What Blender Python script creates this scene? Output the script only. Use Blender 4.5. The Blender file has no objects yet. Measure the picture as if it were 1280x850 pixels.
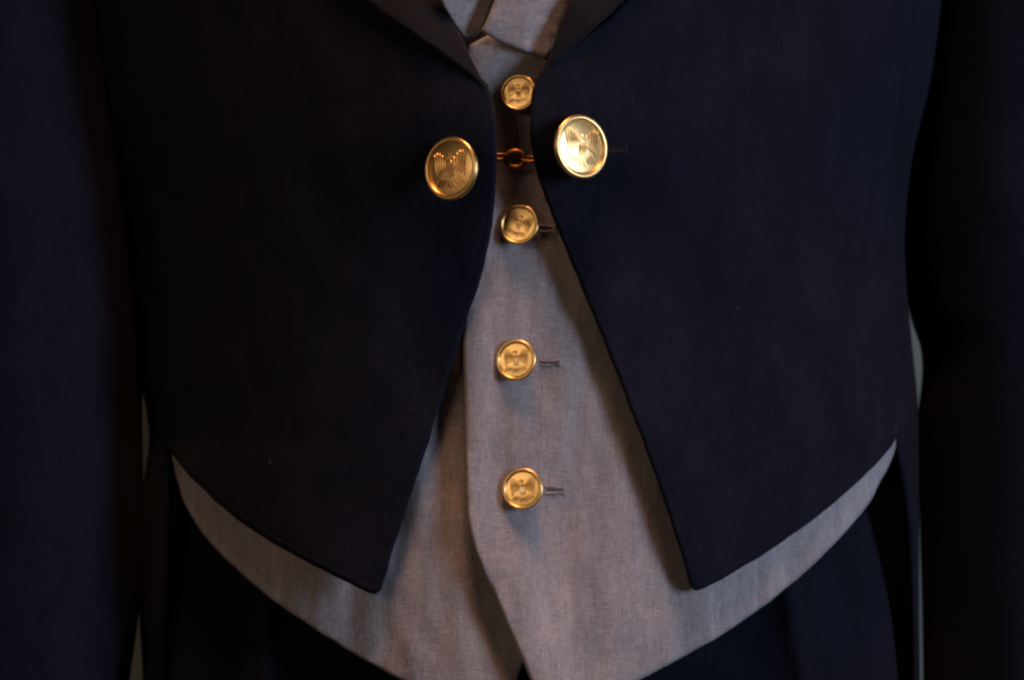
import bpy, bmesh, math, random
import numpy as np
from mathutils import Vector, Matrix, noise
from mathutils.geometry import delaunay_2d_cdt

# ------------------------------------------------------------------ camera, world, lamps, exposure
S = 0.0003          # metres per photo pixel on the plane y = 0 (front of the waistcoat)
D = 1.40            # camera distance from that plane
Z0 = 1.15           # height of the picture centre above the floor
scene = bpy.context.scene
col = scene.collection

cam_d = bpy.data.cameras.new('camera')
cam = bpy.data.objects.new('camera', cam_d)
col.objects.link(cam)
cam.location = (0, -D, Z0)
cam.rotation_euler = (math.radians(90), 0, 0)
cam_d.sensor_width = 36.0
cam_d.lens = 36.0 * D / (1280 * S)
cam_d.clip_start = 0.05
cam_d.clip_end = 50
cam_d.dof.use_dof = True
cam_d.dof.focus_distance = D - 0.01
cam_d.dof.aperture_fstop = 9.0
scene.camera = cam

world = bpy.data.worlds.new('World')
scene.world = world
world.use_nodes = True
wb = world.node_tree.nodes['Background']
wb.inputs['Color'].default_value = (1.0, 0.62, 0.45, 1)
wb.inputs['Strength'].default_value = 0.025


def area_lamp(name, loc, target, size, size_y, power, colour):
    d = bpy.data.lights.new(name, 'AREA')
    d.shape = 'RECTANGLE'
    d.size, d.size_y = size, size_y
    d.energy = power
    d.color = colour
    o = bpy.data.objects.new(name, d)
    col.objects.link(o)
    o.location = loc
    o.rotation_euler = (Vector(target) - Vector(loc)).to_track_quat('-Z', 'Y').to_euler()
    return o


TGT = (0.0, 0.02, Z0)
# cool daylight from a window to the right, warm lamp above and in front, weak warm room light from the left
area_lamp('window_light', (1.40, -0.95, Z0 + 0.20), TGT, 0.38, 0.60, 15.2, (0.79, 0.87, 1.0))
sp_d = bpy.data.lights.new('ceiling_spot', 'SPOT')
sp_d.energy = 74.0
sp_d.color = (1.0, 0.47, 0.24)
sp_d.shadow_soft_size = 0.17
sp_d.spot_size = math.radians(22)
sp_d.spot_blend = 1.0
sp = bpy.data.objects.new('ceiling_spot', sp_d)
col.objects.link(sp)
sp.location = (0.01, -0.35, Z0 + 1.15)
sp.rotation_euler = (Vector((0.01, 0.0, Z0 - 0.05)) - sp.location).to_track_quat('-Z', 'Y').to_euler()
area_lamp('room_lamp', (-1.25, -1.75, Z0 + 0.58), TGT, 0.80, 0.50, 4.3, (1.0, 0.68, 0.40))
area_lamp('button_reflection_fill', (-1.85, -0.95, Z0 + 0.15), TGT, 0.65, 0.65, 0.90, (1.0, 0.68, 0.42))  # unseen light added so the left coat button reflects amber

scene.view_settings.view_transform = 'Standard'
scene.view_settings.look = 'None'
scene.view_settings.exposure = 0.0
scene.view_settings.gamma = 1.0
scene.view_settings.use_curve_mapping = False
scene.cycles.filter_width = 2.4
scene.cycles.max_bounces = 6


# ------------------------------------------------------------------ helpers
def W(px, py, y):
    """photo pixel and depth -> world point"""
    k = (D + y) / D
    return Vector(((px - 640) * S * k, y, Z0 + (425 - py) * S * k))


def link(name, me, mat=None, parent=None):
    o = bpy.data.objects.new(name, me)
    col.objects.link(o)
    if mat is not None and not me.materials:
        me.materials.append(mat)
    if parent is not None:
        o.parent = parent
        if parent.type == 'EMPTY':
            o.matrix_parent_inverse = Matrix.Translation(parent.location).inverted()
    return o


def thing(name, label, cat, loc, group=None):
    o = bpy.data.objects.new(name, None)
    col.objects.link(o)
    o.empty_display_size = 0.05
    o.location = loc
    o['label'] = label
    o['category'] = cat
    if group:
        o['group'] = group
    return o


def hermite(pts):
    xs = np.array([p[0] for p in pts], float)
    ys = np.array([p[1] for p in pts], float)
    h = np.diff(xs)
    sl = np.diff(ys) / h
    m = np.empty_like(ys)
    m[0], m[-1] = sl[0], sl[-1]
    m[1:-1] = (sl[:-1] * h[1:] + sl[1:] * h[:-1]) / (h[:-1] + h[1:])

    def f(x):
        x = min(max(x, xs[0]), xs[-1])
        i = min(max(int(np.searchsorted(xs, x) - 1), 0), len(h) - 1)
        t = (x - xs[i]) / h[i]
        t2, t3 = t * t, t * t * t
        return float((2 * t3 - 3 * t2 + 1) * ys[i] + (t3 - 2 * t2 + t) * h[i] * m[i]
                     + (-2 * t3 + 3 * t2) * ys[i + 1] + (t3 - t2) * h[i] * m[i + 1])
    return f


def spline(pts, step=4.0):
    """Catmull-Rom through open polyline, resampled"""
    P = [np.array(p, float) for p in pts]
    if len(P) < 3:
        n = max(1, int(np.linalg.norm(P[1] - P[0]) / step))
        return [tuple(P[0] + (P[1] - P[0]) * i / n) for i in range(n + 1)]
    out = []
    for i in range(len(P) - 1):
        p0 = P[i - 1] if i else 2 * P[0] - P[1]
        p1, p2 = P[i], P[i + 1]
        p3 = P[i + 2] if i + 2 < len(P) else 2 * P[-1] - P[-2]
        n = max(1, int(np.linalg.norm(p2 - p1) / step))
        for k in range(n):
            t = k / n
            out.append(tuple(0.5 * ((2 * p1) + (p2 - p0) * t + (2 * p0 - 5 * p1 + 4 * p2 - p3) * t * t
                                    + (3 * p1 - p0 - 3 * p2 + p3) * t ** 3)))
    out.append(tuple(P[-1]))
    return out


def outline(*runs, step=4.0):
    """closed outline from several smooth runs that meet at corners"""
    out = []
    for r in runs:
        s = spline(r, step)
        if out and np.hypot(out[-1][0] - s[0][0], out[-1][1] - s[0][1]) < 0.5:
            s = s[1:]
        out += s
    if np.hypot(out[-1][0] - out[0][0], out[-1][1] - out[0][1]) < 0.5:
        out.pop()
    return out


def seg_dist(pts, line, closed=False):
    """distance of each point to a polyline"""
    P = np.asarray(pts, float)
    L = np.asarray(line, float)
    A = L
    B = np.roll(L, -1, axis=0) if closed else L[1:]
    if not closed:
        A = L[:-1]
    best = np.full(len(P), 1e9)
    AB = B - A
    den = (AB ** 2).sum(1) + 1e-12
    for i in range(0, len(P), 800):
        q = P[i:i + 800]
        t = (((q[:, None] - A[None]) * AB[None]).sum(2) / den[None]).clip(0, 1)
        d = q[:, None] - (A[None] + t[..., None] * AB[None])
        best[i:i + 800] = np.sqrt((d ** 2).sum(2)).min(1)
    return best


def inside(pts, poly):
    P = np.asarray(pts, float)
    L = np.asarray(poly, float)
    x, y = P[:, 0], P[:, 1]
    c = np.zeros(len(P), bool)
    j = len(L) - 1
    for i in range(len(L)):
        xi, yi = L[i]
        xj, yj = L[j]
        if yi != yj:
            c ^= ((yi > y) != (yj > y)) & (x < (xj - xi) * (y - yi) / (yj - yi) + xi)
        j = i
    return c


def cloth_noise(px, py, seed, amp, scale, stretch=1.0):
    return amp * noise.fractal(Vector((px / scale, py / (scale * stretch), seed * 7.3)), 0.8, 2.1, 3)


def panel(name, poly, depth, mat, parent, thick=0.0018, roll=5.0, roll_d=0.0012, spacing=9.0, stitch=None):
    """a piece of cloth cut to an outline: real depth, thickness, turned edges, optional stitch groove"""
    poly = [(p[0] + 1.1 * noise.noise(Vector((p[0] / 22, p[1] / 22, 3.1))), p[1] + 1.1 * noise.noise(Vector((p[0] / 22, p[1] / 22, 8.7)))) for p in poly]
    xs = [p[0] for p in poly]
    ys = [p[1] for p in poly]
    rnd = random.Random(len(poly) * 13 + int(xs[0]))
    g = []
    for j in range(int((max(ys) - min(ys)) / spacing) + 1):
        for i in range(int((max(xs) - min(xs)) / spacing) + 1):
            g.append((min(xs) + (i + 0.5 * (j % 2)) * spacing + rnd.uniform(-1, 1),
                      min(ys) + j * spacing + rnd.uniform(-1, 1)))
    g = np.array(g)
    d = seg_dist(g, poly, True)
    ok = inside(g, poly) & (d > roll + 3.5)
    pts = list(poly) + [tuple(p) for p in g[ok]]
    # rings inside the edge for the turned hem
    n = len(poly)
    ring = []
    for off in (roll * 0.25, roll * 0.6, roll, *([stitch - 1.6, stitch, stitch + 1.6] if stitch else [])):
        for i in range(n):
            a, b = np.array(poly[i - 1]), np.array(poly[(i + 1) % n])
            t = b - a
            t = t / (np.linalg.norm(t) + 1e-9)
            for s in (1, -1):
                ring.append((poly[i][0] - t[1] * off * s, poly[i][1] + t[0] * off * s, off))
    R = np.array([(r[0], r[1]) for r in ring])
    dR = seg_dist(R, poly, True)
    okR = inside(R, poly) & (np.abs(dR - np.array([r[2] for r in ring])) < 0.35)
    pts += [tuple(p) for p in R[okR]]
    v2 = [Vector((p[0], -p[1])) for p in pts]
    vo, _, fo, *_ = delaunay_2d_cdt(v2, [], [list(range(n))], 1, 0.05)
    P = [(v.x, -v.y) for v in vo]
    dist = seg_dist(P, poly, True)
    verts = []
    for (px, py), dd in zip(P, dist):
        y = depth(px, py)
        if dd < roll:
            q = 1 - dd / roll
            y += roll_d * (1 - math.sqrt(max(0, 1 - q * q)))
        if stitch:
            y += 0.00013 * math.exp(-((dd - stitch) / 1.5) ** 2)
        verts.append(W(px, py, y))
    me = bpy.data.meshes.new(name)
    me.from_pydata(verts, [], [list(f) for f in fo])
    bm = bmesh.new()
    bm.from_mesh(me)
    bm.normal_update()
    if sum(f.normal.y * f.calc_area() for f in bm.faces) > 0:
        bmesh.ops.reverse_faces(bm, faces=bm.faces)
    bm.to_mesh(me)
    bm.free()
    me.shade_smooth()
    o = link(name, me, mat, parent)
    if thick:
        m = o.modifiers.new('thickness', 'SOLIDIFY')
        m.thickness = thick
        m.offset = -1
    return o


def grid_mesh(name, rows, mat, parent, thick=0.0018, flip=False, closed=False):
    nr, nc = len(rows), len(rows[0])
    verts = [v for r in rows for v in r]
    faces = []
    for i in range(nr - 1):
        for j in range(nc if closed else nc - 1):
            k = (j + 1) % nc
            f = [i * nc + j, i * nc + k, (i + 1) * nc + k, (i + 1) * nc + j]
            faces.append(f[::-1] if flip else f)
    me = bpy.data.meshes.new(name)
    me.from_pydata(verts, [], faces)
    me.shade_smooth()
    o = link(name, me, mat, parent)
    if thick:
        m = o.modifiers.new('thickness', 'SOLIDIFY')
        m.thickness = thick
        m.offset = -1
    return o


# ------------------------------------------------------------------ materials
def new_mat(name):
    m = bpy.data.materials.new(name)
    m.use_nodes = True
    nt = m.node_tree
    return m, nt, nt.nodes, nt.links, nt.nodes['Principled BSDF']


def mapping(nt, scale):
    tc = nt.nodes.new('ShaderNodeTexCoord')
    mp = nt.nodes.new('ShaderNodeMapping')
    mp.inputs['Scale'].default_value = scale
    nt.links.new(tc.outputs['Object'], mp.inputs['Vector'])
    return mp.outputs['Vector']


def noise_node(nt, vec, scale, detail=4, rough=0.6):
    n = nt.nodes.new('ShaderNodeTexNoise')
    n.inputs['Scale'].default_value = scale
    n.inputs['Detail'].default_value = detail
    n.inputs['Roughness'].default_value = rough
    nt.links.new(vec, n.inputs['Vector'])
    return n.outputs['Fac']


def math_node(nt, op, a, b):
    n = nt.nodes.new('ShaderNodeMath')
    n.operation = op
    for i, v in enumerate((a, b)):
        if isinstance(v, (int, float)):
            n.inputs[i].default_value = v
        else:
            nt.links.new(v, n.inputs[i])
    return n.outputs[0]


def ramp(nt, fac, stops):
    r = nt.nodes.new('ShaderNodeValToRGB')
    e = r.color_ramp.elements
    while len(e) < len(stops):
        e.new(0.5)
    for q, (p, c) in zip(e, stops):
        q.position = p
        q.color = (*c, 1)
    nt.links.new(fac, r.inputs['Fac'])
    return r.outputs['Color']


def cloth_material(name, dark, mid, light, warp, slub, bump, stretch=0.5, rough=0.9, sheen=0.15, spec=0.1, sheen_tint=(1, 1, 1)):
    m, nt, N, L, b = new_mat(name)
    h = noise_node(nt, mapping(nt, (warp * 0.16, warp, warp)), 1.0, 3, 0.7)      # weft threads
    v = noise_node(nt, mapping(nt, (warp, warp, warp * 0.13)), 1.0, 3, 0.7)      # warp threads
    s = noise_node(nt, mapping(nt, (slub, slub, slub * stretch)), 1.0, 4, 0.6)      # slow change of shade
    w = math_node(nt, 'ADD', math_node(nt, 'MULTIPLY', h, 0.5), math_node(nt, 'MULTIPLY', v, 0.5))
    f = math_node(nt, 'ADD', math_node(nt, 'MULTIPLY', w, 0.66), math_node(nt, 'MULTIPLY', s, 0.34))
    L.new(ramp(nt, f, [(0.37, dark), (0.50, mid), (0.63, light)]), b.inputs['Base Color'])
    b.inputs['Roughness'].default_value = rough
    b.inputs['Specular IOR Level'].default_value = spec
    b.inputs['Sheen Weight'].default_value = sheen
    b.inputs['Sheen Roughness'].default_value = 0.5
    b.inputs['Sheen Tint'].default_value = (*sheen_tint, 1)
    bp = N.new('ShaderNodeBump')
    bp.inputs['Strength'].default_value = bump
    bp.inputs['Distance'].default_value = 0.0004
    L.new(w, bp.inputs['Height'])
    L.new(bp.outputs['Normal'], b.inputs['Normal'])
    return m


M = {}
M['wool'] = cloth_material('navy_wool', (0.0056, 0.0066, 0.0142), (0.0088, 0.0102, 0.0212), (0.0138, 0.0156, 0.0305), 1400, 60, 0.8, sheen=0.03, spec=0.04)
M['facing'] = cloth_material('navy_facing_silk', (0.0045, 0.0052, 0.0098), (0.0068, 0.0078, 0.0140), (0.0100, 0.0113, 0.0190), 1700, 45, 0.3, rough=0.75, sheen=0.05, spec=0.08)
M['trouser'] = cloth_material('navy_trouser_wool', (0.0045, 0.0052, 0.0110), (0.0072, 0.0082, 0.0175), (0.0115, 0.0128, 0.026), 1600, 40, 0.5, sheen=0.03, spec=0.04)
M['grey'] = cloth_material('grey_blue_chambray', (0.190, 0.186, 0.228), (0.288, 0.283, 0.335), (0.40, 0.39, 0.445), 1400, 110, 0.75, stretch=0.16, sheen=0.08)
M['thread_grey'] = cloth_material('grey_thread', (0.22, 0.22, 0.25), (0.31, 0.31, 0.34), (0.42, 0.42, 0.45), 4000, 200, 0.6)
M['thread_navy'] = cloth_material('navy_thread', (0.004, 0.0045, 0.008), (0.007, 0.0075, 0.014), (0.011, 0.012, 0.02), 4000, 200, 0.6)
M['slit'] = cloth_material('buttonhole_slit_dark', (0.05, 0.05, 0.06), (0.07, 0.07, 0.08), (0.10, 0.10, 0.12), 4000, 200, 0.2, sheen=0)  # plain dark tone for the strip along the slit


M['lint'] = cloth_material('lint', (0.05, 0.025, 0.02), (0.08, 0.04, 0.03), (0.11, 0.06, 0.05), 4000, 200, 0.1)


def metal(name, colour, rough, bump=0.15, worn=0.5):
    m, nt, N, L, b = new_mat(name)
    f = noise_node(nt, mapping(nt, (900, 900, 900)), 1.0, 5, 0.65)
    c2 = tuple(c * k for c, k in zip(colour, (0.80, 0.70, 0.62)))
    L.new(ramp(nt, f, [(0.3, c2), (0.62, colour)]), b.inputs['Base Color'])
    b.inputs['Metallic'].default_value = 1.0
    rr = N.new('ShaderNodeMapRange')
    rr.inputs['From Min'].default_value = 0.3
    rr.inputs['From Max'].default_value = 0.7
    rr.inputs['To Min'].default_value = rough + 0.10
    rr.inputs['To Max'].default_value = rough - 0.03
    L.new(f, rr.inputs['Value'])
    L.new(rr.outputs[0], b.inputs['Roughness'])
    bp = N.new('ShaderNodeBump')
    bp.inputs['Strength'].default_value = bump
    bp.inputs['Distance'].default_value = 0.0002
    L.new(f, bp.inputs['Height'])
    L.new(bp.outputs['Normal'], b.inputs['Normal'])
    return m


M['gilt'] = metal('gilt_brass', (1.0, 0.77, 0.38), 0.25)
M['gilt_rim'] = metal('gilt_brass_polished', (1.0, 0.73, 0.35), 0.27)
M['gilt_emblem'] = metal('gilt_brass_relief_shade', (0.93, 0.66, 0.31), 0.27)  # relief shading put into the colour: emblem darker than the button face
M['chain'] = metal('dull_brass', (0.30, 0.14, 0.055), 0.45)

m, nt, N, L, b = new_mat('pale_wall_paint')
f = noise_node(nt, mapping(nt, (6, 6, 6)), 1.0, 5, 0.6)
L.new(ramp(nt, f, [(0.3, (0.50, 0.60, 0.58)), (0.7, (0.58, 0.68, 0.66))]), b.inputs['Base Color'])
b.inputs['Roughness'].default_value = 0.8
bp = N.new('ShaderNodeBump')
bp.inputs['Strength'].default_value = 0.2
bp.inputs['Distance'].default_value = 0.002
L.new(noise_node(nt, mapping(nt, (250, 250, 250)), 1.0, 3, 0.6), bp.inputs['Height'])
L.new(bp.outputs['Normal'], b.inputs['Normal'])
M['wall'] = m

# ------------------------------------------------------------------ setting: the pale wall behind
bm = bmesh.new()
bmesh.ops.create_cube(bm, size=1.0)
bmesh.ops.scale(bm, vec=(3.0, 0.06, 2.3), verts=bm.verts)
bmesh.ops.translate(bm, vec=(0, 0.31, 1.15), verts=bm.verts)
me = bpy.data.meshes.new('wall')
bm.to_mesh(me)
bm.free()
wall = link('wall', me, M['wall'])
wall['kind'] = 'structure'
wall['label'] = 'pale painted wall behind the tailcoat'

# ------------------------------------------------------------------ the figure the clothes follow
CX = 650.0
XR = hermite([(-260, 1195), (0, 1178), (100, 1164), (200, 1141), (300, 1132), (360, 1134), (410, 1139), (450, 1143), (500, 1148), (560, 1149), (740, 1150), (850, 1151), (1050, 1156)])
XL = hermite([(-260, 85), (0, 106), (100, 118), (200, 138), (300, 155), (400, 168), (480, 176), (520, 183), (550, 186), (580, 182), (610, 177), (700, 172), (765, 173), (850, 178), (1050, 180)])
BD = 0.105


def torso(px, py, k=1.0, bd=BD, p=2.15):
    A = (XR(py) - CX) if px > CX else (CX - XL(py))
    u = min(abs(px - CX) / (A * k), 0.9995)
    return bd * (1 - (1 - u ** p) ** (1 / p)), u


def gauss(x, c, w):
    return math.exp(-((x - c) / w) ** 2)


# ------------------------------------------------------------------ trousers
trousers = thing('trousers', 'navy wool trousers with pressed creases below the grey waistcoat hem', 'trousers', (0, 0.09, Z0 - 0.30))
TR = hermite([(480, 1060), (600, 1082), (640, 1089), (760, 1114), (850, 1124), (1050, 1135)])
TL = hermite([(480, 232), (600, 222), (640, 215), (760, 196), (850, 188), (1050, 180)])
for side in (1, -1):
    rows = []
    for i in range(60):
        py = 470 + i * 10
        edge = TR(py) if side > 0 else TL(py)
        A = abs(edge - CX)
        crease = (965 + (py - 620) * 0.172) if side > 0 else (345 - (py - 620) * 0.075)
        row = []
        for j in range(120):
            # front surface from the middle to the side, then round the back to the middle
            ph = math.pi * j / 119
            px = CX + side * A * (math.sin(ph) if ph < math.pi / 2 else math.sin(ph))
            y = 0.031 + 0.075 * (1 - math.cos(ph))
            if ph < math.pi / 2:
                dx = (px - crease) * 1.0
                y -= 0.020 * math.exp(-abs(dx) / 50) * (1 if dx * side > 0 else 1.0)
                y += 0.012 * gauss(px, CX, 60)
                y += cloth_noise(px, py, 5 + side, 0.0012, 110, 2.5)
            row.append(W(px, py, y))
        rows.append(row)
    grid_mesh('leg', rows, M['trouser'], trousers, 0.0015, flip=(side > 0))

# ------------------------------------------------------------------ waistcoat
waistcoat = thing('waistcoat', 'grey blue cloth waistcoat with gilt buttons under the open tailcoat', 'waistcoat', (0, 0.06, Z0 - 0.145))
KW = 0.984

over_edge = [(596, -20), (588, 30), (584, 55), (581, 120), (580, 250), (579, 430), (581, 520), (582, 600), (587, 660), (602, 708), (628, 768), (661, 845), (678, 884), (690, 896)]
over_line = np.array(spline(over_edge, 6))
hem_right = [(690, 896), (720, 890), (760, 871), (800, 850), (850, 823), (900, 795), (950, 761), (1000, 721), (1050, 673), (1085, 630), (1108, 588), (1118, 564), (1121, 540)]
hem_left = [(213, 555), (217, 580), (222, 603), (234, 636), (260, 675), (295, 711), (335, 746), (390, 784), (440, 816), (500, 849), (560, 880), (606, 900), (620, 899)]


def wc_base(px, py):
    y, u = torso(px, py, KW)
    y += cloth_noise(px, py, 1.0, 0.0011, 80, 3.0) * (1 - u ** 6)
    y += cloth_noise(px, py, 2.0, 0.0011, 30, 4.0) * (1 - u ** 6)
    # slight drape folds that fall from the lowest button
    y -= 0.0016 * gauss(px - 0.22 * (py - 600), 535, 38) * min(1, max(0, (py - 520) / 120))
    y += 0.0012 * gauss(px + 0.10 * (py - 600), 470, 45) * min(1, max(0, (py - 560) / 120))
    y += 0.0010 * gauss(px, 830, 60) * min(1, max(0, (py - 560) / 120))
    # fuller towards the chest
    t = min(1.0, max(0.0, (295 - py) / 280))
    y -= 0.0150 * t * t * (3 - 2 * t) * gauss(px, 645, 170)
    return y


def wc_over(px, py):
    y = wc_base(px, py) - 0.0030
    d = float(seg_dist([(px, py)], over_line)[0])
    k = 0.0036 * min(1, max(0.15, (py - 350) / 90)) + 0.0022 * min(1, max(0, (py - 600) / 110))
    y -= k * math.exp(-(d / 55) ** 2)
    for (bx, by) in ((647, 117), (651, 282), (647, 451), (655, 612)):      # pulled in at the buttons
        y += 0.0012 * math.exp(-((px - bx) ** 2 + (py - by) ** 2) / 28 ** 2)
        for sl, am in ((0.10, 0.0007), (-0.30, 0.0005), (0.55, 0.0005)):              # drag lines that run out from them
            y -= am * gauss(py - by - sl * (px - bx) - 4, 0, 9) * math.exp(-abs(px - bx) / 55) * (1 if px > bx - 40 else 0.4)
    return y


def wc_under(px, py):
    return wc_base(px, py) + 0.0012


panel('front_panel',
      outline(over_edge[2:], hem_right, [(1121, 540), (1106, 400), (1098, 250), (1108, 100), (1118, -60)],
              [(1118, -60), (740, -60)], [(740, -60), (660, 10), (607, 46)], [(607, 46), (584, 55)]),
      wc_over, M['grey'], waistcoat, 0.0016, roll=6, roll_d=0.0015, spacing=9)
panel('front_panel', outline(hem_left, [(620, 899), (640, 866), (655, 826), (672, 780), (690, 700), (695, 500), (695, 100)],
              [(695, 100), (600, 20), (540, -60)], [(540, -60), (180, -60)], [(180, -60), (198, 100), (206, 250), (210, 400), (213, 555)]),
      wc_under, M['grey'], waistcoat, 0.0016, roll=5, roll_d=0.0012, spacing=9)


# the two small lapels at the neck of the waistcoat
def lapel_r(px, py):
    y = wc_over(640, 60) - 0.0042 + 0.00007 * (px - 640) * (1 if px > 660 else 0.35)
    return y + (0.00004 * (py - 60)) + cloth_noise(px, py, 9, 0.0004, 30)


panel('lapel', outline([(634, -60), (625, -20), (616, 6), (607, 27), (601, 39)], [(601, 39), (618, 49), (645, 61), (668, 69), (684, 75)],
                       [(684, 75), (694, 50), (708, 15), (735, -60)], [(735, -60), (634, -60)]),
      lapel_r, M['grey'], waistcoat, 0.0022, roll=5, roll_d=0.0012, spacing=6)


def lapel_l(px, py):
    return wc_over(590, 60) - 0.001 + 0.00010 * (px - 585) + 0.00008 * (max(py, -5) - 46) + cloth_noise(px, py, 11, 0.0005, 30)


panel('lapel', outline([(536, -60), (548, -10), (562, 20), (580, 46)], [(580, 46), (594, 46), (603, 36), (614, 10), (626, -25), (634, -60)], [(634, -60), (536, -60)]),
      lapel_l, M['grey'], waistcoat, 0.0018, roll=4, roll_d=0.001, spacing=6)


# waistcoat back, round the figure
def wrap_rows(py0, py1, n, phi_r, phi_l, k, bd, m=80, seed=0, amp=0.0):
    rows = []
    for i in range(n):
        py = py0 + (py1 - py0) * i / (n - 1)
        a, b = phi_r(py), 2 * math.pi - phi_l(py)
        row = []
        for j in range(m):
            ph = a + (b - a) * j / (m - 1)
            s, c = math.sin(ph), math.cos(ph)
            A = (XR(py) - CX) if s > 0 else (CX - XL(py))
            y = bd * (1 - c)
            px = CX + A * k * s
            y += amp * noise.noise(Vector((ph * 3, py / 120, seed))) * abs(c)
            row.append(W(px, py, y))
        rows.append(row)
    return rows


def phi_from(px, py, k):
    A = (XR(py) - CX) if px > CX else (CX - XL(py))
    return math.asin(min(abs(px - CX) / (A * k), 0.9999))


grid_mesh('back_panel', wrap_rows(-60, 560, 40, lambda y: 1.42, lambda y: 1.42, KW - 0.012, BD), M['grey'], waistcoat, 0.0012, flip=True)


# ------------------------------------------------------------------ gilt buttons
def lathe(profile, seg=64):
    verts, faces = [], []
    for r, z in profile:
        for k in range(seg):
            a = 2 * math.pi * k / seg
            verts.append((r * math.cos(a), r * math.sin(a), z))
    n = len(profile)
    for i in range(n - 1):
        for k in range(seg):
            q = (k + 1) % seg
            faces.append((i * seg + k, i * seg + q, (i + 1) * seg + q, (i + 1) * seg + k))
    faces.append(tuple(range(seg))[::-1])
    faces.append(tuple((n - 1) * seg + k for k in range(seg)))
    me = bpy.data.meshes.new('lathe')
    me.from_pydata(verts, [], faces)
    bm = bmesh.new()
    bm.from_mesh(me)
    bmesh.ops.recalc_face_normals(bm, faces=bm.faces)
    bm.to_mesh(me)
    bm.free()
    me.shade_smooth()
    return me


DOME = 0.075


def face_height(r):
    return 0.30 + DOME * (1 - (r / 0.84) ** 2)


def button_meshes(relief):
    """unit button, radius 1, axis +z, cloth at z = 0"""
    body = [(0.16, -0.10), (0.16, 0.06), (0.70, 0.08), (0.90, 0.14), (0.965, 0.20), (0.975, 0.27), (0.90, 0.285), (0.85, 0.285)]
    body += [(r, face_height(r)) for r in np.linspace(0.84, 0.02, 14)]
    me_b = lathe(body)
    me_r = lathe_ring(0.912, 0.318, 0.088, 0.074)
    return me_b, me_r, emblem_mesh(relief)


def lathe_ring(R, z, rr, rz, seg=72, n=16):
    verts, faces = [], []
    for k in range(seg):
        a = 2 * math.pi * k / seg
        for i in range(n):
            t = 2 * math.pi * i / n
            r = R + rr * math.cos(t)
            verts.append((r * math.cos(a), r * math.sin(a), z + rz * math.sin(t)))
    for k in range(seg):
        q = (k + 1) % seg
        for i in range(n):
            j = (i + 1) % n
            faces.append((k * n + i, q * n + i, q * n + j, k * n + j))
    me = bpy.data.meshes.new('ring')
    me.from_pydata(verts, [], faces)
    me.shade_smooth()
    return me


def emblem_mesh(relief):
    """raised eagle: spread upright wings of single feathers, striped shield, tail, legs and crossed sprigs"""
    bm = bmesh.new()

    def raised(poly, h, slope=0.82):
        c = np.mean(np.array(poly), axis=0)
        base, top = [], []
        for x, y in poly:
            z = face_height(math.hypot(x, y))
            base.append(bm.verts.new((x, y, z - 0.03)))
            tx, ty = c + (np.array((x, y)) - c) * slope
            top.append(bm.verts.new((tx, ty, face_height(math.hypot(tx, ty)) + h * relief)))
        n = len(poly)
        for i in range(n):
            j = (i + 1) % n
            bm.faces.new((base[i], base[j], top[j], top[i]))
        ct = bm.verts.new((c[0], c[1], face_height(math.hypot(*c)) + h * relief * 1.2))
        for i in range(n):
            bm.faces.new((top[i], top[(i + 1) % n], ct))

    for s in (1, -1):
        for k in range(5):                                    # feathers, the outermost the longest
            x0 = 0.13 + 0.085 * k
            top = 0.30 + 0.30 * math.sin((k + 0.6) / 5 * math.pi * 0.72)
            bot = -0.02 - 0.055 * k - (0.04 if k == 4 else 0)
            lean = 0.02 * k
            p = [(x0, bot), (x0 + 0.045, bot - 0.05), (x0 + 0.085, bot), (x0 + 0.085 + lean, top - 0.04), (x0 + 0.05 + lean, top), (x0 + 0.01 + lean, top - 0.05)]
            raised([(s * x, y) for x, y in (p if s > 0 else p[::-1])], 0.045)
        p = [(0.06, -0.38), (0.12, -0.52), (0.17, -0.50), (0.13, -0.34)]     # legs
        raised([(s * x, y) for x, y in (p if s > 0 else p[::-1])], 0.04)
        for k in range(3):                                    # arrows and sprigs crossing below
            x0, y0 = 0.10 + 0.11 * k, -0.30 + 0.02 * k
            p = [(x0, y0), (x0 + 0.20, y0 - 0.26), (x0 + 0.25, y0 - 0.23), (x0 + 0.05, y0 + 0.02)]
            if s < 0:
                p = [(x + 0.02, y - 0.02) for x, y in p]
            raised([(s * x, y) for x, y in (p if s > 0 else p[::-1])], 0.045)
    for k in range(5):                                        # shield stripes
        x0 = -0.125 + 0.05 * k
        raised([(x0, -0.26 - 0.02 * (2 - abs(k - 2))), (x0 + 0.044, -0.26 - 0.02 * (2 - abs(k - 2))), (x0 + 0.044, 0.10), (x0, 0.10)], 0.06, 0.9)
    raised([(-0.13, 0.11), (0.13, 0.11), (0.13, 0.20), (0.06, 0.27), (-0.06, 0.27), (-0.13, 0.20)], 0.065)
    raised([(0.09 * math.cos(a) - 0.01, 0.38 + 0.10 * math.sin(a)) for a in np.linspace(0, 2 * math.pi, 11)[:-1]], 0.06)   # head
    raised([(-0.08, 0.36), (-0.08, 0.43), (-0.17, 0.42), (-0.20, 0.36)][::-1], 0.05)         # beak
    for k in range(3):                                        # tail feathers
        a = (k - 1) * 0.16
        raised([(a * 0.3 - 0.04, -0.34), (a - 0.045, -0.62), (a + 0.045, -0.62), (a * 0.3 + 0.04, -0.34)], 0.04)
    bmesh.ops.recalc_face_normals(bm, faces=bm.faces)
    me = bpy.data.meshes.new('emblem')
    bm.to_mesh(me)
    bm.free()
    return me


BUTTON = {}
for kind_, dome_, relief_ in (('large', 0.075, 0.7), ('small', 0.030, 1.0)):
    DOME = dome_
    BUTTON[kind_] = button_meshes(relief_)
    for me_, mt in zip(BUTTON[kind_], ('gilt', 'gilt_rim', 'gilt_emblem')):
        me_.materials.append(M[mt])


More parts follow.
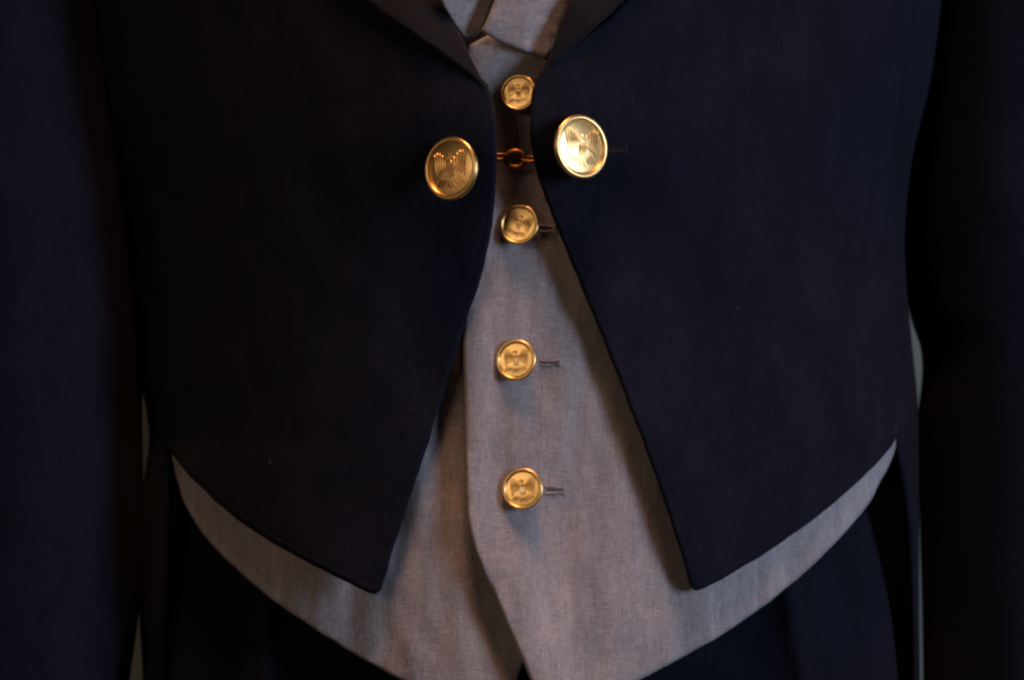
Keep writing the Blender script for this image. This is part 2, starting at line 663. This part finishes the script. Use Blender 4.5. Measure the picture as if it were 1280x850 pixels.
def button(parent, px, py, depth, radius, nx, nz, spin=0.0, label=None):
    """nx, nz: how far the face turns to the right / up (tangents)"""
    loc = W(px, py, depth)
    n = Vector((nx, -1, nz)).normalized()
    up = Vector((0, 0, 1))
    xa = up.cross(n).normalized()
    ya = n.cross(xa)
    rot = Matrix((xa, ya, n)).transposed().to_4x4() @ Matrix.Rotation(spin, 4, 'Z')
    r = radius * S * (D + depth) / D
    mw = Matrix.Translation(loc) @ rot @ Matrix.Diagonal((r, r, r, 1))
    mb_, mr_, me2_ = BUTTON['large' if radius > 32 else 'small']
    b_ = bpy.data.objects.new('button', mb_)
    col.objects.link(b_)
    b_.parent = parent
    b_.matrix_parent_inverse = Matrix.Translation(parent.location).inverted()
    b_.matrix_basis = mw
    for nm, me_ in (('rim', mr_), ('emblem', me2_)):
        c_ = bpy.data.objects.new(nm, me_)
        col.objects.link(c_)
        c_.parent = b_
    if label:
        b_['label'] = label
    return b_


def tube_path(bm, pts, r, seg=8):
    rings = []
    n = len(pts)
    for i, p in enumerate(pts):
        p = Vector(p)
        t = (Vector(pts[min(i + 1, n - 1)]) - Vector(pts[max(i - 1, 0)])).normalized()
        a = t.cross(Vector((0, 1, 0.01))).normalized()
        b2 = t.cross(a)
        rings.append([bm.verts.new(p + (a * math.cos(2 * math.pi * k / seg) + b2 * math.sin(2 * math.pi * k / seg)) * r) for k in range(seg)])
    for i in range(n - 1):
        for k in range(seg):
            q = (k + 1) % seg
            bm.faces.new((rings[i][k], rings[i][q], rings[i + 1][q], rings[i + 1][k]))
    bm.faces.new(rings[0][::-1])
    bm.faces.new(rings[-1])


def bm_object(name, bm, mat, parent):
    bmesh.ops.recalc_face_normals(bm, faces=bm.faces)
    me_ = bpy.data.meshes.new(name)
    bm.to_mesh(me_)
    bm.free()
    me_.shade_smooth()
    return link(name, me_, mat, parent)


def buttonhole(parent, x0, x1, cy, half, depthfn, mat, slit_mat):
    """worked buttonhole: many short whipped stitches round a slit, eyelet next to the button"""
    bm = bmesh.new()
    n = int((x1 - x0) / 1.7)
    rnd = random.Random(int(x0 * 3))
    for s in (1, -1):
        for i in range(n):
            x = x0 + (x1 - x0) * i / (n - 1)
            bulge = half * (1.0 if i < n * 0.55 else 0.72)
            j = rnd.uniform(-1.3, 1.3)
            pts = [W(x + j * 0.4, cy + s * half * 0.25, depthfn(x, cy) - 0.0001),
                   W(x, cy + s * bulge * 0.65, depthfn(x, cy) - 0.0004),
                   W(x - j * 0.5, cy + s * (bulge + j * 0.5), depthfn(x, cy) + 0.0001)]
            tube_path(bm, pts, 0.00024, 6)
    for i in range(6):                                        # bar tack at the far end
        y_ = cy - half * 0.8 + half * 1.6 * i / 5
        tube_path(bm, [W(x1 - 2, y_, depthfn(x1, cy)), W(x1 + 1, y_, depthfn(x1, cy) - 0.0003), W(x1 + 4, y_, depthfn(x1, cy))], 0.00028, 6)
    o = bm_object('buttonhole', bm, mat, parent)
    bm = bmesh.new()
    tube_path(bm, [W(x0 + (x1 - x0) * t, cy, depthfn(x0 + (x1 - x0) * t, cy) + 0.0001) for t in np.linspace(0, 0.9, 8)], 0.0003, 6)
    s_ = bm_object('slit', bm, slit_mat, None)
    s_.parent = o
    s_.matrix_parent_inverse = o.matrix_world.inverted()
    s_.matrix_basis = Matrix.Translation(-Vector(parent.location)) if False else Matrix.Identity(4)
    return o


for (bx, by, br, nx, nz, sp, lb) in ((650, 117, 23.0, -0.27, 0.14, 0.05, 'shaded gilt button at the neck, partly behind the coat edge'),
                                     (651, 282, 25.5, -0.29, 0.16, -0.35, 'gilt button below the brass chain link'),
                                     (647.5, 451, 26.0, -0.31, 0.13, 0.05, 'gilt button in the middle of the waistcoat'),
                                     (655.5, 612, 26.3, -0.29, 0.14, 0.10, 'lowest gilt button on the waistcoat')):
    button(waistcoat, bx, by, wc_over(bx, by) - 0.0009, br, nx, nz, sp, lb)

wc_cache = {}


def wc_d(px, py):
    key = (round(px), round(py))
    if key not in wc_cache:
        wc_cache[key] = wc_over(*key)
    return wc_cache[key]


for (x0, x1, cy, hf) in ((676, 692, 286, 6), (676, 699, 454, 4), (682, 704, 613, 6.5)):
    buttonhole(waistcoat, x0, x1, cy, hf, wc_d, M['thread_grey'], M['slit'])

# ------------------------------------------------------------------ tailcoat
coat = thing('tailcoat', 'open navy wool tailcoat with two gilt eagle buttons and a brass chain', 'coat', (0, 0.10, Z0 - 0.30))

in_r = [(690, 66), (677, 86), (666, 113), (662.5, 145), (663.5, 180), (670, 212), (681, 247), (700, 294), (722, 348), (765, 453), (800, 543), (834, 638), (855, 705), (862, 730), (868, 738)]
bot_r = [(868, 738), (877, 737), (920, 714), (980, 676), (1040, 631), (1085, 591), (1110, 563), (1121, 547)]
seam_r = [(1121, 547), (1115, 450), (1112, 350), (1115, 200), (1127, 100), (1140, 0), (1156, -260)]
lap_out_r = [(1156, -260), (1000, -260)]
in_l = [(604, 100), (613, 116), (618.5, 135), (621, 180), (620, 230), (614, 290), (603, 341), (585, 396), (560, 474), (530, 570), (500, 660), (481, 722), (476, 738), (469, 743)]
bot_l = [(469, 743), (460, 741), (440, 731), (390, 706), (330, 672), (280, 636), (240, 598), (222, 577), (208, 556)]
seam_l = [(208, 556), (205, 450), (200, 350), (180, 200), (160, 100), (148, 0), (130, -260)]
in_r_line = np.array(spline(in_r[1:], 6))
in_l_line = np.array(spline(in_l[1:], 6))


def coat_off(px, py, u):
    o = 0.0060
    o += 0.0205 * (1.0 if py < 130 else gauss(py, 130, 150)) * gauss(px, 645, 230)
    return (o - 0.003) * (1 - u ** 3) + 0.003 * (1 - u ** 8)


def coat_r(px, py):
    y, u = torso(px, py)
    y -= coat_off(px, py, u)
    d = float(seg_dist([(px, py)], in_r_line)[0])
    y -= (0.0050 + 0.002 * gauss(py, 620, 120)) * min(1, max(0.1, (py - 230) / 150)) * math.exp(-(d / 70) ** 2) * (1 - gauss(py, 760, 45) * 0.6)
    y += 0.0014 * math.exp(-((px - 722) ** 2 + (py - 185) ** 2) / 34 ** 2)
    y += cloth_noise(px, py, 21, 0.0016, 150, 1.6) * (1 - u ** 6)
    return y


def coat_l(px, py):
    y, u = torso(px, py)
    y -= coat_off(px, py, u)
    d = float(seg_dist([(px, py)], in_l_line)[0])
    y -= 0.0016 * math.exp(-(d / 70) ** 2)
    y += 0.0014 * math.exp(-((px - 568) ** 2 + (py - 211) ** 2) / 34 ** 2)
    y += cloth_noise(px, py, 27, 0.0016, 150, 1.6) * (1 - u ** 6)
    return y


panel('front_panel', outline(in_r, bot_r, seam_r, [(1156, -260), (860, -260)], [(860, -260), (840, -80), (772, 10), (715, 55), (690, 66)][:4] + [(690, 66)]),
      coat_r, M['wool'], coat, 0.0024, roll=6, roll_d=0.0018, spacing=10, stitch=9.5)
panel('front_panel', outline(in_l, bot_l, seam_l, [(130, -260), (400, -260)], [(400, -260), (430, -80), (480, 8), (560, 66), (604, 100)]),
      coat_l, M['wool'], coat, 0.0024, roll=6, roll_d=0.0018, spacing=10, stitch=9.5)

# lapels: the outer edge lies on the front, the roll edge dips towards the neck
LO = spline([(370, -90), (410, -40), (455, -1), (500, 32), (545, 63), (585, 93), (606, 112), (613, 120)], 4)
LI = spline([(528, -90), (542, -40), (556, 0), (574, 40), (592, 78), (603, 100), (613, 120)], 4)
LO_a, LI_a = np.array(LO), np.array(LI)


def lapel_coat_l(px, py):
    d1 = float(seg_dist([(px, py)], LO_a)[0])
    d2 = float(seg_dist([(px, py)], LI_a)[0])
    t = d1 / (d1 + d2 + 1e-6)
    wdt = (d1 + d2)
    y0 = coat_l(px - d1 * 0.5, py + d1 * 0.5) - 0.0002 - 0.0045 * min(1, wdt / 45)
    return y0 + 0.00014 * wdt * t ** 1.3 + cloth_noise(px, py, 31, 0.0006, 60)


panel('lapel', outline(LO, LI[::-1], [LI[0], LO[0]], step=4), lapel_coat_l, M['facing'], coat, 0.0022, roll=5, roll_d=0.0015, spacing=8)

RO = spline([(870, -90), (824, -40), (780, 0), (742, 36), (705, 68), (684, 90)], 4)
RI = spline([(752, -90), (730, -40), (712, 0), (698, 35), (688, 66), (684, 90)], 4)
RO_a, RI_a = np.array(RO), np.array(RI)


def lapel_coat_r(px, py):
    d1 = float(seg_dist([(px, py)], RO_a)[0])
    d2 = float(seg_dist([(px, py)], RI_a)[0])
    t = d1 / (d1 + d2 + 1e-6)
    wdt = (d1 + d2)
    y0 = coat_r(px + d1 * 0.5, py + d1 * 0.5) - 0.0002 - 0.0038 * min(1, wdt / 45)
    return y0 + 0.00005 * wdt * t ** 1.3 + cloth_noise(px, py, 33, 0.0006, 60)


panel('lapel', outline(RO, RI[::-1], [RI[0], RO[0]], step=4), lapel_coat_r, M['facing'], coat, 0.0022, roll=5, roll_d=0.0015, spacing=8)

# sides, back and tails in one sheet from side seam to side seam
fr = hermite([(-260, 1154), (0, 1139), (100, 1126), (200, 1114), (350, 1111), (450, 1114), (540, 1121), (580, 1128), (650, 1139), (740, 1145), (850, 1148), (1050, 1151)])
fl = hermite([(-260, 131), (0, 149), (100, 161), (200, 181), (350, 201), (450, 206), (540, 208), (600, 207), (700, 203), (850, 199), (1050, 197)])
rows = wrap_rows(-260, 1050, 110, lambda y: phi_from(fr(y), y, 1.0), lambda y: phi_from(fl(y), y, 1.0), 0.9985, BD, 110, 3.0, 0.006)
grid_mesh('back_panel', rows, M['wool'], coat, 0.0022, flip=True)

# sleeves
SR = hermite([(-260, 1150), (0, 1142), (200, 1126), (340, 1130), (400, 1139), (430, 1149), (455, 1152.5), (480, 1151.5), (505, 1148.5), (600, 1148), (700, 1150.5), (740, 1151.5), (800, 1152.8), (850, 1153.5), (1050, 1157)])
SL = hermite([(-260, 130), (0, 138), (100, 148), (200, 160), (300, 170), (400, 177), (480, 178), (540, 178), (600, 179), (700, 178), (760, 174), (810, 168), (850, 162), (1050, 148)])
for side, E in ((1, SR), (-1, SL)):
    rows = []
    for i in range(132):
        py = -260 + i * 10
        rp = 186 - 0.018 * py
        cx_ = E(py) + side * rp
        row = []
        for j in range(72):
            a = 2 * math.pi * j / 72
            w_ = noise.noise(Vector((math.cos(a) * 1.4, math.sin(a) * 1.4, py / 170 + side * 5)))
            k_ = 1 + 0.05 * w_ * (0 if math.cos(a) * side < -0.75 else 1) * max(0, min(1, (math.cos(a) * side + 0.75) * 2))
            px = cx_ + rp * k_ * math.cos(a)
            y = (0.145 if side > 0 else 0.105) + 0.066 * k_ * math.sin(a) + 0.00004 * max(0, 250 - py)
            row.append(W(px, py, y))
        rows.append(row)
    o = grid_mesh('sleeve', rows, M['wool'], coat, 0.002, closed=True, flip=True)

# the two large coat buttons and the buttonhole
button(coat, 571, 212, coat_l(565, 211) - 0.0046, 40.0, -0.70, 0.06, 0.10, 'amber gilt eagle button on the shaded coat front')
button(coat, 719, 185, coat_r(725, 185) - 0.0035, 40.5, 0.71, 0.10, -0.08, 'bright gilt eagle button on the lit coat front')
buttonhole(coat, 758, 780, 187, 4, coat_r, M['thread_navy'], M['thread_navy'])

# a few lint fibres caught on the wool
for (x_, y_, fn, a_) in ((922, 385, coat_r, 0.5), (337, 576, coat_l, 1.2), (1010, 210, coat_r, 2.2)):
    bm = bmesh.new()
    tube_path(bm, [W(x_ + t * math.cos(a_) * 3, y_ + t * math.sin(a_) * 3 + t * t, fn(x_, y_) - 0.0006) for t in (-1, -0.3, 0.4, 1)], 0.00013, 5)
    bm_object('lint_fibre', bm, M['lint'], coat)

# brass chain that links the two fronts across the gap
chain = bpy.data.objects.new('chain', None)
chain.empty_display_size = 0.01
col.objects.link(chain)
yc = wc_over(643, 198) - 0.0065
chain.location = W(643, 198, yc) - Vector(coat.location)
chain.parent = coat
base = W(643, 198, yc)


def chain_link(cx, cy, rx, ry, wire, turn, mat):
    bm = bmesh.new()
    n, seg = 28, 10
    rings = []
    for k in range(n):
        a = 2 * math.pi * k / n
        c = Vector((rx * math.cos(a), 0, ry * math.sin(a)))
        t = Vector((math.cos(a), 0, math.sin(a)))
        rings.append([bm.verts.new(c + (t * math.cos(2 * math.pi * i / seg) + Vector((0, 1, 0)) * math.sin(2 * math.pi * i / seg)) * wire) for i in range(seg)])
    for k in range(n):
        q = (k + 1) % n
        for i in range(seg):
            j = (i + 1) % seg
            bm.faces.new((rings[k][i], rings[q][i], rings[q][j], rings[k][j]))
    R = Matrix.Rotation(turn, 4, 'X')
    off = W(cx, cy, yc) - base
    bmesh.ops.transform(bm, matrix=Matrix.Translation(off) @ R, verts=bm.verts)
    bmesh.ops.recalc_face_normals(bm, faces=bm.faces)
    me_ = bpy.data.meshes.new('link')
    bm.to_mesh(me_)
    bm.free()
    me_.shade_smooth()
    me_.materials.append(mat)
    o_ = bpy.data.objects.new('link', me_)
    col.objects.link(o_)
    o_.parent = chain


chain_link(644, 199, 11.5 * S, 10.0 * S, 3.7 * S, 0.2, M['chain'])
chain_link(624, 196, 12.5 * S, 8 * S, 2.0 * S, math.radians(70), M['chain'])
chain_link(664, 199, 12.5 * S, 8 * S, 2.0 * S, math.radians(112), M['chain'])
